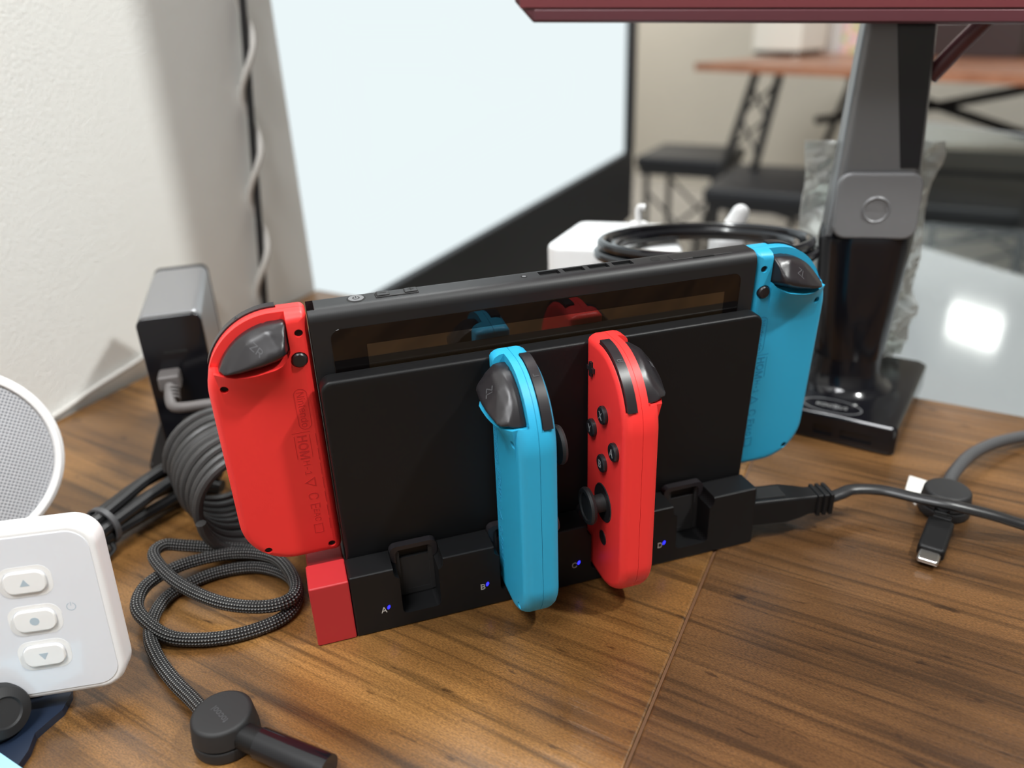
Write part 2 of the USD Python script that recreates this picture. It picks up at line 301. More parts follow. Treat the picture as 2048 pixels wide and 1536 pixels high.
for sx in SLOTS:
    front = rrect(sx - 7.6, 6.2, sx + 7.6, 40, 2.2)
    cuts.append(tf(ext(front, 0, 13.2), (0, -11.8, 0), X, Z, -Y))
    cuts.append(tf(ext(rrect(sx - 9.6, 23.2, sx + 9.6, 45, 3.0), 0, 13.2), (0, -12.2, 0), X, Z, -Y))

dock.part('base', diff(base, cuts), M['black'], smooth=25)
for k, sx in enumerate(SLOTS):
    s = tf(ext(rrect(sx - 6.0, 7.2, sx + 6.0, 24.5, 1.0), 0, 1.6), (0, -11.6, 0), X, Z, -Y)
    rim = tf(ext(rrect(sx - 9.3, 23.6, sx + 9.3, 31.2, 2.6).difference(rrect(sx - 7.2, 20, sx + 7.2, 29.4, 2.0)), 0, 3.2), (0, -11.4, 0), X, Z, -Y)
    lip = []
    for sg in (-1, 1):
        lip.append(tf(ext(rrect(sx + sg * 6.6 - .9, 7.4, sx + sg * 6.6 + .9, 28.5, .5), 0, 2.3), (0, -11.6, 0), X, Z, -Y))
    step = bx(sx - 6.5, sx + 6.5, -13.3, -11.6, 6.6, 9.0)
    p = dock.part('controller_slot', cat([s, step] + lip), M['black_soft'])
    dock.part('slot_rim', rim, M['button'], under=p)
    dock.part('letter', text('ABCD'[k], 2.5, .12, (LEDS[k] - 1.9, -23.72, 9.0), X, Z), M['letter'], smooth=False)
    dock.part('indicator_light', hull(trimesh.creation.icosphere(2, 1).vertices * V3(.55, .28, 1.0) @ np.array([[.92, 0, -.38], [0, 1, 0], [.38, 0, .92]]) + V3(LEDS[k], -23.75, 11.1)), M['led'], label='tiny glowing blue indicator light')
cap = union([rbox(-15.2, -.5, -23.7, -8.6, 0, 27.2, .8), rbox(-15.0, -.5, -9.5, 44, 0, 19.5, .8)])
dock.part('end_block', cap, M['red_cap'], label='red end block')
# ---------------------------------------------------------------- handheld console in the dock
ZJ = 25.8
con = Thing('game_console', 'black handheld console tablet with glossy screen standing in the dock', 'console', (86, -4, 25))
t_ = []
for x in (.3, 172.7):
    t_.append(np.c_[np.full(28, x), np.array(rrect(0, ZJ, 13.9, ZJ + 102, 4.2).exterior.coords)[:28]])
body = hull(np.vstack(t_))
cutx = [bx(-1, 2.8, 2.6, 11.5, ZJ + 97.0, ZJ + 104), bx(-1, .9, 2.6, 11.5, ZJ + 2, ZJ + 98)]
for k in range(4): cutx.append(bx(84.6 + k * 9.9, 92.6 + k * 9.9, 5.6, 9.4, ZJ + 100.6, ZJ + 104))
con.part('body', tilt(diff(body, cutx)), M['tablet'], smooth=28)
con.part('rail', tilt(bx(.35, .8, 3.4, 10.6, ZJ + 3, ZJ + 96)), M['dark'], label='black side rail')
con.part('screen_glass', tilt(tf(bevel(rrect(6.7, ZJ + 7.5, 166.3, ZJ + 94.6, 3.5), 0, .5, .12, both=False), (0, .32, 0), X, Z, -Y)), M['screen'], label='glossy black screen border', smooth=20)
con.part('display', tilt(bx(18.6, 159.4, -.215, -.15, ZJ + 10.5, ZJ + 87.6)), M['lcd'], label='dark reflective display area', smooth=False)
zt = ZJ + 102
con.part('power_button', tilt(cyl((17.4, 7.0, zt - .6), Z, 2.7, .85)), M['plate'])
con.part('power_ring', tilt(tf(ext(Point(0, 0).buffer(3.3, quad_segs=12).difference(Point(0, 0).buffer(2.75, quad_segs=12)), 0, .1), (17.4, 7.0, zt - .05), X, Y, Z)), M['dark'])
pw = [tf(ext(Point(0, 0).buffer(1.25).difference(Point(0, 0).buffer(.9)).difference(sbox(-.45, .2, .45, 2)), 0, .06), (17.4, 7.0, zt + .24), X, Y, Z), bx(17.22, 17.58, 7.1, 8.6, zt + .24, zt + .3)]
con.part('power_symbol', tilt(cat(pw)), M['dark'], smooth=False)
con.part('volume_button', tilt(rbox(24.0, 39.2, 4.9, 9.1, zt - .8, zt + .5, .5)), M['tablet'])
con.part('volume_key', tilt(rbox(24.4, 29.0, 5.2, 8.8, zt - .5, zt + .95, .4)), M['tablet'])
con.part('volume_key', tilt(rbox(34.2, 38.9, 5.2, 8.8, zt - .5, zt + .95, .4)), M['tablet'])
con.part('volume_sign', tilt(cat([bx(25.7, 27.9, 6.8, 7.3, zt + .95, zt + 1.0), bx(35.5, 37.7, 6.8, 7.3, zt + .95, zt + 1.0), bx(36.35, 36.85, 5.9, 8.2, zt + .95, zt + 1.0)])), M['dark'], smooth=False)
for k in range(4): con.part('air_vent', tilt(rbox(84.7 + k * 9.9, 92.5 + k * 9.9, 5.7, 9.3, ZJ + 99.6, zt - 1.0, .3)), M['dark'])
con.part('headphone_jack', tilt(cyl((131.8, 7, zt - .5), Z, 2.0, .56)), M['dark'])
con.part('screw', tilt(cyl((78.7, 7, zt - .5), Z, 1.2, .58)), M['dark'])
con.part('screw_head', tilt(cyl((78.7, 7, zt - .5), Z, .8, .62)), M['plate'])
con.part('card_cover', tilt(rbox(137.5, 163, 3.4, 8.4, zt - .6, zt + .22, .25)), M['tablet'])
con.part('card_notch', tilt(bx(146, 155, 3.0, 4.2, zt - .4, zt + .24)), M['dark'])
# ---------------------------------------------------------------- detachable controllers: u out from the rail, v up, w from back to front
def arc(cx, cy, rx, ry, a0, a1, n=14):
    t = np.radians(np.linspace(a0, a1, n)); return np.c_[cx + rx * np.cos(t), cy + ry * np.sin(t)]
OUT = Polygon(np.vstack([arc(2.5, 2.5, 2.5, 2.5, 180, 270, 6), arc(16.9, 19, 19, 19, 270, 360, 16), arc(10.9, 75, 25, 27, 0, 90, 22), arc(2.0, 100, 2.0, 2.0, 90, 180, 6)]))
OUTP = Polygon(np.vstack([[(-.55, -.55), (36.45, -.55)], arc(10.9, 75, 25.55, 27.55, 0, 90, 60), [(-.55, 102.55)]]))
LOW = np.array([(7, 89.6), (8.2, 87.8), (10.5, 86.8), (14, 86.0), (20, 84.6), (25, 84.0), (30, 84.6), (37, 86.5)])
TRI = Polygon(np.vstack([LOW, [(37, 110), (7, 110)]]))
def make_controller(side, name, label, o, U, W, tilted, shell, mark, shell_name):
    """side: 'R' or 'L'. o: corner at the rail's foot on the back face."""
    pl = lambda m: (tilt if tilted else (lambda q: q))(tf(m, o, U, Z, W))
    c = V3(*o) + U * 18 + W * 7; base_ = (c[0], c[1], c[2])
    th = Thing(name, label, 'controller', base_, 'detachable game controllers')
    lv = lambda ws: hull(np.vstack([np.c_[np.array(OUT.buffer(-d).exterior.coords), np.full(len(OUT.buffer(-d).exterior.coords), w)] for d, w in ws]))
    back = lv([(0, 6.93), (0, 3.6), (.35, 2.2), (1.1, .9), (2.0, .25), (3.2, 0)])
    front = lv([(0, 7.07), (0, 10.4), (.35, 11.7), (1.1, 13.0), (2.0, 13.65), (3.2, 13.9)])
    # the lip that swells out below the trigger
    tt = np.linspace(0, 1, 12); lp = np.c_[np.interp(tt, np.linspace(0, 1, len(LOW)), LOW[:, 0]), np.interp(tt, np.linspace(0, 1, len(LOW)), LOW[:, 1])]; lp = lp[lp[:, 0] < 35.0]
    ram = []
    pts = []
    for (u, v) in lp:
        h = 7.2 * max(0, 1 - ((u - 11) / 24) ** 2) if u > 11 else 7.2 * max(0, (u - 5.5) / 5.5)
        pts.append((u, v, h))
    vs, fs = [], []
    K = 7
    for (u, v, h) in pts:
        for k in range(K):
            s = k / (K - 1); vs.append((u + (18 - u) * .12 * s, v - .15 - 15 * s, -h * (1 - s) ** 2.2 + .02))
        for k in range(K):
            s = 1 - k / (K - 1); vs.append((u + (18 - u) * .12 * s, v - .15 - 15 * s, 3.2))
    n2 = 2 * K
    for i in range(len(pts) - 1):
        for k in range(n2):
            a, b = i * n2 + k, i * n2 + (k + 1) % n2; c_, d_ = b + n2, a + n2
            fs += [(a, b, c_), (a, c_, d_)]
    for k in range(1, n2 - 1):
        fs += [(0, k + 1, k)]; q = (len(pts) - 1) * n2; fs += [(q, q + k, q + k + 1)]
    lip = trimesh.Trimesh(vs, fs, process=True); lip.fix_normals()
    if lip.volume < 0: lip.invert()
    back = union([back, lip])
    screws = [(3.4, 95.1), (30.3, 78.6), (27.4, 7.2), (3.8, 4.4)]
    rel = (4.5, 85.3)
    cuts = [ext(TRI.intersection(OUT.buffer(-2.3)).union(TRI.intersection(OUT)), -12, 4.3)]
    cuts += [cyl((u, v, -6), Z, 1.45, 7.6, 20) for u, v in screws] + [cyl((rel[0], rel[1], -3), Z, 2.95, 4.2, 24)]
    ring = OUT.difference(OUT.buffer(-3.6)).intersection(sbox(9.5, 84.2, 40, 110))
    back = diff(back, cuts); front = diff(front, [ext(ring.buffer(.05), 8.6, 12.7)])
    pb = th.part('back_shell', pl(back), shell, smooth=32)
    th.part('front_shell', pl(front), shell, smooth=32)
    # shoulder button: a band set in the slot, standing a little proud
    sh = OUTP.difference(OUT.buffer(-3.4)).intersection(sbox(9.9, 84.6, 40, 110))
    ps = th.part('shoulder_button', pl(remesh(ext(sh, 8.85, 12.45), 1.2)), M['button'], smooth=40)
    # trigger
    ti = TRI.buffer(-.35).intersection(OUT.buffer(-2.7))
    c0 = np.array(ti.exterior.coords)
    P = [np.c_[c0, np.full(len(c0), 4.2)], np.c_[c0, np.full(len(c0), .8)]]
    for dz, q in ((-2.2, [(7.9, 90.5), (7.9, 97.5), (13, 98.2), (20, 95.4), (27, 90.0), (30.5, 86.3), (26, 85.6), (18, 86.2), (11, 88.0)]),
                  (-5.0, [(8.3, 90.6), (8.3, 94), (14, 93.4), (20, 91.2), (26, 87.8), (28.5, 86.0), (24, 85.8), (16, 87.0), (11, 88.6)]),
                  (-6.8, [(9.2, 91), (9.2, 92.6), (14, 91.8), (20, 89.2), (21.5, 87.8), (16, 88.2), (12, 89.3)]),
                  (-7.3, [(10.4, 91.2), (10.4, 92.2), (14, 91.2), (17, 89.6), (15, 89.2), (12.4, 90.0)])):
        q = np.array(q, float); P.append(np.c_[q, np.full(len(q), dz)])
    tr = remesh(hull(np.vstack(P)), .9); trimesh.smoothing.filter_taubin(tr, .5, .53, iterations=26)
    pt = th.part('trigger', pl(tr), M['button'], smooth=50)
    m = remesh(meshkit.text_mesh('ZR' if side == 'R' else 'ZL', 2.4, .3), .5); m.vertices[:, 0] -= m.vertices[:, 0].max() / 2
    ca, sa = math.cos(.75), math.sin(.75); rd = V3(sgn_ * ca, sa, 0) if False else (V3(-ca, -sa, 0) if side == 'R' else V3(ca, -sa, 0)); tpd = V3(rd[1], -rd[0], 0) if side == 'R' else V3(-rd[1], rd[0], 0)
    q = np.outer(m.vertices[:, 0], rd) + np.outer(m.vertices[:, 1] - 1.2, tpd) + V3(17.5, 93.4, 0)
    lowv = tr.vertices[tr.vertex_normals[:, 2] < -.15]; from scipy.interpolate import LinearNDInterpolator
    hz = LinearNDInterpolator(lowv[:, :2], lowv[:, 2])(q[:, :2]); hz = np.where(np.isnan(hz), 0, hz)
    q[:, 2] = hz - .06 + (m.vertices[:, 2] < .15) * .3
    lt = trimesh.Trimesh(q, m.faces, process=False); lt.fix_normals(); th.part('letter', pl(lt), M['mark_dark'], under=pt, smooth=False)
    for u, v in screws: th.part('screw', pl(cyl((u, v, .9), Z, 1.3, .6, 16)), M['dark'])
    th.part('release_button', pl(lathe([(0, 0), (2.6, 0), (2.6, 1.6), (2.2, 2.1), (0, 2.2)], (rel[0], rel[1], 1.2), (0, 0, -1), 28)), M['button'])
    # markings on the back, reading down beside the rail
    tx = lambda s, h, u, v, dep=.10, up_=(1 if side == 'R' else 1): None
    sgn = -1 if side == 'R' else 1            # world +x of the back view in u
    def back_text(s, h, u, v, bold=False):
        m = meshkit.text_mesh(s, h, .10, bold=bold); m.vertices[:, 0] -= (m.vertices[:, 0].max()) / 2; m.vertices[:, 1] -= h / 2
        # reading direction is down (-v); letter tops point to +x seen from the back
        tops = V3(sgn, 0, 0); rd = V3(0, -1, 0)
        return tf(m, (u, v, .02), rd, tops, V3(0, 0, -1))
    bt = [back_text('Nintendo', 2.5, 6.2, 66.0)]
    oval = sbox(6.2 - .01, 66 - 6.0, 6.2 + .01, 66 + 6.0).buffer(2.3).difference(sbox(6.2 - .01, 66 - 6.0, 6.2 + .01, 66 + 6.0).buffer(2.05))
    bt.append(ext(oval, -.08, .03))
    bt += [back_text('HAC-01' if False else 'HOM', 3.2, 8.2, 50.6, True), ext(sbox(5.2, 56.6, 11.4, 56.8), -.08, .03)]
    bt += [ext(sbox(5.4, 45.6, 5.6, 55.4), -.08, .03), ext(sbox(10.8, 45.6, 11.0, 55.4), -.08, .03)]
    tri = Polygon([(6.0, 37.0), (6.0, 32.6), (10, 34.8)]); bt.append(ext(tri.difference(tri.buffer(-.4)), -.08, .03))
    bt += [back_text('H-1', 2.4, 8.0, 41.5), back_text('C E', 3.6, 7.6, 26.5), back_text('EAC', 2.2, 7.4, 19.6)]
    sq = sbox(6.0, 11, 9.4, 15.4); bt.append(ext(sq.difference(sq.buffer(-.3)), -.08, .03))
    for k in range(7): bt.append(ext(sbox(3.2 + .0 * k, 12 + 6.4 * k, 3.45, 17 + 6.4 * k), -.08, .03))
    th.part('back_marking', pl(cat(bt)), mark, smooth=False, under=pb)
    # front face
    wf = 13.9
    if side == 'R':
        but = [('X', 18, 76.4), ('Y', 8.0, 66.3), ('A', 28.0, 66.3), ('B', 18, 56.2)]; stick = (18, 38.5)
        home = (18.5, 22.5)
    else:
        but = [('', 18, 52.4), ('', 8.0, 42.3), ('', 28.0, 42.3), ('', 18, 32.2)]; stick = (18, 68.0); home = (20, 17)
    for ch, u, v in but:
        b = th.part('face_button', pl(lathe([(0, 0), (3.55, 0), (3.55, 1.3), (3.1, 1.85), (0, 2.0)], (u, v, wf - .3), (0, 0, 1), 28)), M['button'])
        if ch:
            m = meshkit.text_mesh(ch, 3.0, .08); m.vertices[:, 0] -= m.vertices[:, 0].max() / 2; m.vertices[:, 1] -= 1.5
            th.part('letter', pl(tf(m, (u, v, wf + 1.66), V3(1, 0, 0), V3(0, 1, 0), V3(0, 0, 1))), M['mark_grey'], under=b, smooth=False)
    th.part('stick_well', pl(lathe([(0, .06), (6.6, .06), (7.6, .35), (7.9, .0), (0, 0)], (stick[0], stick[1], wf - .01), (0, 0, 1), 36)), M['button'])
    th.part('thumb_stick', pl(lathe([(0, 0), (3.6, 0), (3.4, 4.0), (4.6, 4.8), (7.2, 5.3), (7.5, 6.4), (7.0, 7.4), (5.6, 7.5), (5.2, 6.9), (0, 6.7)], (stick[0], stick[1], wf), (0, 0, 1), 36)), M['black_soft'])
    if side == 'R':
        pm = sbox(3.6, 89.2, 9.2, 90.9).union(sbox(5.55, 87.25, 7.25, 92.85))
        th.part('plus_button', pl(ext(pm, wf - .3, wf + 1.0)), M['button'])
        th.part('home_button', pl(lathe([(0, 0), (3.0, 0), (3.0, .45), (2.6, .6), (0, .6)], (home[0], home[1], wf - .2), (0, 0, 1), 28)), M['button'])
    else:
        th.part('minus_button', pl(bx(6, 11, 89.3, 90.9, wf - .3, wf + .9)), M['button'])
        th.part('capture_button', pl(rbox(home[0] - 2.6, home[0] + 2.6, home[1] - 2.6, home[1] + 2.6, wf - .4, wf + .5, .3)), M['button'])
    if not tilted:
        th.part('slide_rail', pl(cat([bx(-.9, -.02, 3.4, 10.4, 4, 97)]).apply_transform(np.array([[1, 0, 0, 0], [0, 0, 1, 0], [0, 1, 0, 0], [0, 0, 0, 1.]])) if False else pl(bx(-.9, .02, 5, 97, 3.6, 10.2))), M['black_soft'], label='black slide rail')
    # raised letters on the trigger and shoulder button
    zl = ('ZR', 'R') if side == 'R' else ('ZL', 'L')
    # shoulder: on the outer rim, facing outward at the top curve
    a = math.radians(62); pc = V3(10.9 + 25.62 * math.cos(a), 75 + 27.62 * math.sin(a), 10.6); nn = V3(math.cos(a) / 25, math.sin(a) / 27, 0); nn /= np.linalg.norm(nn)
    m = meshkit.text_mesh(zl[1], 1.9, .10); m.vertices[:, 0] -= m.vertices[:, 0].max() / 2; m.vertices[:, 1] -= .95
    tdir = V3(-nn[1], nn[0], 0)
    up3 = V3(0, 0, 1) if side == 'R' else V3(0, 0, 1)
    th.part('letter', pl(tf(m, pc, -tdir if side == 'R' else tdir, up3, nn)), M['mark_dark'], under=ps, smooth=False)
    return th
# held in the dock's sides, turned back to front
make_controller('R', 'game_controller', 'red controller slid onto the left side of the console, its back facing out', (-.15, .0, ZJ), V3(-1, 0, 0), V3(0, 1, 0), True, M['red'], M['red_mark'], 'red')
make_controller('L', 'game_controller', 'blue controller slid onto the right side of the console beside the monitor stand', (173.15, .0, ZJ - .6), V3(1, 0, 0), V3(0, 1, 0), True, M['blue'], M['blue_mark'], 'blue')
make_controller('L', 'game_controller', 'blue controller standing edge-on in the second slot on the front of the dock', (SLOTS[1] - 5.6, -14.3, 5.6), V3(0, -1, 0), V3(1, 0, 0), False, M['blue'], M['blue_mark'], 'blue')
make_controller('R', 'game_controller', 'red controller standing edge-on in the third slot, lettered buttons showing', (SLOTS[2] + 7.4, -14.3, 5.8), V3(0, -1, 0), V3(-1, 0, 0), False, M['red'], M['red_mark'], 'red')
# ---------------------------------------------------------------- things on the desk: left side
# desktop charger on its stand
ch = Thing('desktop_charger', 'tall black desktop charger with silver sides and a pale blue light, by the left wall', 'charger', (-64, 184, 0))
ch.part('sleeve', rbox(-79.2, -48.4, 141, 229, 3.2, 85.6, 4.5), M['silver'], label='silver grey body')
fr = bevel(rrect(-79.2, 3.2, -48.4, 85.6, 4.5), 0, 4.0, 1.0)
ch.part('front_panel', tf(fr, (0, 141.6, 0), X, Z, -Y), M['black_gloss'], label='glossy black front')
ch.part('back_panel', tf(fr, (0, 232.4, 0), X, Z, -Y), M['black_gloss'])
ch.part('status_light', tf(ext(rrect(-66.6, 20.2, -56.8, 22.0, .8), 0, .3), (0, 137.6, 0), X, Z, -Y), M['led2'], label='pale blue light bar')
for z0 in (27.0, 34.5): ch.part('port', tf(ext(rrect(-68, z0, -59, z0 + 3.2, 1.5), 0, .25), (0, 137.62, 0), X, Z, -Y), M['dark'])
ch.part('port', tf(ext(rrect(-69.5, 66, -58.0, 67.6, .7), 0, .2), (0, 137.62, 0), X, Z, -Y), M['dark'])
for sg, x in ((-1, -79.4), (1, -48.2)):
    ch.part('stand_foot', hull([(x, 139, 0), (x, 178, 0), (x + sg * 11, 142, 0), (x + sg * 11, 172, 0), (x, 140, 27), (x, 172, 27), (x + sg * 3, 142, 20), (x + sg * 3, 170, 20), (x + sg * 11, 142, 3), (x + sg * 11, 172, 3)]), M['black_soft'], smooth=40)
    ch.part('foot_pad', tf(ext(Polygon([(143, 4), (169, 4), (166, 17), (146, 17)]).buffer(1.5), 0, .4), (x + sg * 11.3, 0, 0), Y, Z * .9 - X * sg * .42, X * sg), M['silver'], label='grey pad on the stand foot')  # silver patch: light on the foot's slope, put into the colour
ch.part('stand_base', rbox(-79, -48.6, 139.5, 178, 0, 3.0, 1.0), M['black_soft'])
uc = Thing('charger_cable', 'grey-brown cable with an angled plug pushed into the tall charger front', 'cable', (-69, 127, 50))
uc.part('plug', rbox(-73.6, -63.2, 125.5, 137.3, 50.5, 58.5, 1.6), M['warm_grey_cable'])
for k in range(4): uc.part('relief_ridge', lathe([(2.6, 0), (3.5, .1), (3.5, .9), (2.6, 1.0)], (-67.2, 124.4 - k * 1.7, 52.0 - k * 1.1), (.15, -.85, -.5), 20), M['warm_grey_cable'])
uc.part('cable', tube([(-68.4, 126, 53.4), (-68.4, 118, 49.5), (-66.8, 113, 47.5), (-61, 110, 47.6), (-48, 107, 48.5), (-34, 103, 48.5), (-12, 100, 44), (6, 98, 20), (4, 92, 3.2), (-14, 80, 2.8)], 2.6), M['warm_grey_cable'])
# wound cable behind the red controller
cc = Thing('wound_cable', 'black cable wound into a springy coil behind the red controller on the left', 'cable', (-42, 72, 0))
t = np.linspace(0, 9.0, 9 * 40); ax0, ax1 = V3(-50, 95, 27), V3(-33, 46, 25.5); axd = (ax1 - ax0) / np.linalg.norm(ax1 - ax0); s1 = np.cross(axd, Z); s1 /= np.linalg.norm(s1); s2 = np.cross(s1, axd)
hx = ax0 + np.outer(t / 9.0, ax1 - ax0) + 23 * (np.outer(np.cos(2 * np.pi * t), s1) + np.outer(np.sin(2 * np.pi * t), s2)) * (1 + .03 * np.sin(t * 5.1))[:, None]
hx[:, 2] = np.maximum(hx[:, 2], 2.3)
cc.part('coil', tube(hx, 2.25, smooth=False, n=10), M['coil_cable'])
# tied bundle
tb = Thing('tied_cable', 'folded black cable bundle held by a tie beside the white remote', 'cable', (-90, 88, 0))
bp = np.array([(-116, 55, 12), (-104, 71.5, 11.5), (-95, 82, 11.5), (-84, 93, 12), (-73, 102, 12), (-62, 106, 11)], float)
rad = np.array([5.6, 5.4, 6.4, 8.0, 8.6, 6.6])
for k, (a, rr) in enumerate([(0, 0)] + [(i * 60 + 12, 1) for i in range(6)]):
    P = []
    for i in range(len(bp)):
        d_ = bp[min(i + 1, 5)] - bp[max(i - 1, 0)]; d_ /= np.linalg.norm(d_); q1 = np.cross(d_, Z); q1 /= np.linalg.norm(q1); q2 = np.cross(q1, d_)
        al = math.radians(a + 7 * i); P.append(bp[i] + rr * rad[i] * (q1 * math.cos(al) + q2 * math.sin(al)))
    P = np.array(P); P[:, 2] = np.maximum(P[:, 2], 3.1)
    e_ = P[-1] + V3(9, -3 - 2 * rr * math.cos(math.radians(a)), -1); e_[2] = max(e_[2], 3.1)
    tb.part('strand', tube(np.vstack([P, e_]), 3.0, n=10), M['black_cable'])
d_ = bp[2] - bp[0]; d_ /= np.linalg.norm(d_)
tb.part('cable_tie', lathe([(8.4, -1.4), (9.3, -1.2), (9.3, 1.2), (8.4, 1.4), (8.4, -1.4)], (-101.5, 74.3, 11.5), d_, 28), M['grey_cable'])
tb.part('tie_tail', tube([(-99.5, 69.5, 6), (-98, 66, 3.6), (-102, 61, 2.0), (-108, 55, 1.6)], 1.2, flat=.5), M['black_cable'])
# braided cable looping round to the round clip
br = Thing('braided_cable', 'dark braided cable looped twice beside the red end block and held by the front clip', 'cable', (-50, 15, 0))
bpath = [(-49.5, -55.0, 6.4), (-54.5, -47.5, 5.6), (-59.0, -39.0, 4.2), (-65.8, -27.0, 2.9), (-72.8, -12.6, 2.8), (-76.9, 1.8, 2.8), (-75.9, 15.7, 2.8), (-69.5, 26.2, 2.8), (-53.8, 32.9, 2.8), (-36.2, 31.0, 2.8), (-23.4, 19.5, 2.8), (-21.0, 5.0, 2.8), (-28.0, -6.1, 2.8), (-47.1, -9.5, 2.8), (-67.4, -3.9, 3.4), (-79.0, 8.8, 5.4), (-82.2, 17.5, 7.6), (-78.5, 28.4, 8.2), (-65.3, 36.4, 8.2), (-44.9, 36.8, 8.2), (-28.3, 27.4, 8.2), (-21.2, 9.8, 8.2), (-22.6, -1.6, 8.3), (-33.2, -3.7, 8.5), (-50.1, 5.0, 8.6), (-66.6, 22.1, 9.6), (-76.5, 38.8, 13.0), (-73.5, 46.6, 13.0), (-63.7, 46.0, 10.6), (-43.0, 42.6, 6.0), (-28.0, 40.5, 3.2), (-14.0, 56, 2.9)]
bm, buv = tube(bpath, 2.62, n=20, step=.8, uv=True)
br.part('sleeve', bm, M['braid'], uv=buv)
dq = V3(.76, -.65, -.05); dq /= np.linalg.norm(dq); q0 = V3(-43.5, -61.5, 6.6)
br.part('plug_collar', cyl(q0, dq, 4.2, 9.5, 28, 4.4), M['black'])
br.part('plug', cyl(q0 + dq * 9.3, dq, 5.0, 26, 28, 5.2), M['black_gloss'], label='thick black plug end')
def clip(label, c, ang, r=10.3, h=12.4, words=None):
    U, W_, _ = rz(ang)
    th = Thing('cable_clip', label, 'cable clip', (c[0], c[1], 0), 'round desktop cable clips')
    bs = lathe([(0, 0), (r, 0), (r + .5, .8), (r + .5, 4.0), (r, 4.6), (0, 4.6)], (c[0], c[1], 0), Z, 48); bs.vertices -= 0
    slot = tf(rbox(-14, 14, -3.1, 3.1, 3.0, 9.6, 1.5), (c[0], c[1], 0), U, W_, Z)
    th.part('base', diff(bs, [slot]), M['black_soft'], smooth=40)
    cp = lathe([(0, 5.0), (r - .2, 5.0), (r + .3, 5.6), (r - .4, h - 1.1), (r - 1.2, h - .25), (r - 2.0, h), (0, h)], (c[0], c[1], 0), Z, 48)
    pc = th.part('cap', diff(cp, [slot]), M['black_soft'], smooth=40)
    if words: th.part('lettering', text(words, 2.1, .06, (c[0] + .4, c[1] - .4, h), V3(-.48, .88, 0), V3(-.88, -.48, 0)), M['mark_dark'], under=pc, smooth=False)
    return th
clip('black round cable clip near the front edge with the braided cable running through', (-47.6, -56.4), -48, words='tocool')
clip('black round cable clip on the right beside a white paper tag', (268.2, -33.4), 38)
# round speaker
spk = Thing('smart_speaker', 'round pale grey mesh speaker with a white rim behind the white remote', 'speaker', (-152, 88, 0))
sn = V3(.36, -.87, .34); sn /= np.linalg.norm(sn); sc = V3(-152.0, 83.6, 50.2)
spk.part('rim', lathe([(36.6, 0), (37.4, 1.6), (39.4, 1.7), (40.8, .6), (41.2, -2), (41.0, -14), (37, -22), (0, -24), (0, -6), (36.6, -6), (36.6, 0)], sc, sn, 72), M['white'], label='white rim')
nodes = {'t': ('texture_coordinate', {}), 'v': ('voronoi_texture', dict(dimensions='2D', randomness=0.0, scale=700.0)), 'ro': ('vector_rotate', dict(rotate_type='z_axis', angle=.6)), 'r': ('rgb_ramp', dict(ramp=[(.22, (.16, .17, .19)), (.40, (.46, .47, .49))])), 'b': ('bump', dict(distance=.0003)), 'p': ('principled_bsdf', dict(roughness=.7))}
M['mesh'] = usdkit.material(stage, '/World/Looks/speaker_mesh', nodes, [('t.object', 'ro.vector'), ('ro.vector', 'v.vector'), ('v.distance', 'r.fac'), ('r.color', 'p.base_color'), ('v.distance', 'b.height'), ('b.normal', 'p.normal')], surface='p.BSDF')
gr = lathe([(0, 1.6), (15, 1.45), (28, 1.0), (36.5, .2), (36.5, -2), (0, -2)], (0, 0, 0), None, 72)
gp_ = UsdGeom.Mesh  # the grille keeps its own axes so that its weave follows its face
a_ = np.cross(Z, sn); a_ /= np.linalg.norm(a_); b_ = np.cross(sn, a_)
gm = gr.copy(); gm.vertices = gm.vertices / 1000
g_ = usdkit.mesh(stage, spk.path + '/grille', gm, M['mesh'], smooth=35)
o_ = (sc - spk.base) / 1000; UsdGeom.Xformable(g_).AddTransformOp().Set(Gf.Matrix4d(*a_, 0, *b_, 0, *sn, 0, *o_, 1))
g_.GetPrim().SetCustomDataByKey('label', 'pale grey woven grille')
spk.part('foot', hull([(-170, 86, 0), (-136, 98, 0), (-164, 104, 0), (-142, 108, 0), (-162, 90, 22), (-142, 97, 22), (-156, 104, 18), (-146, 106, 18)]), M['white'])
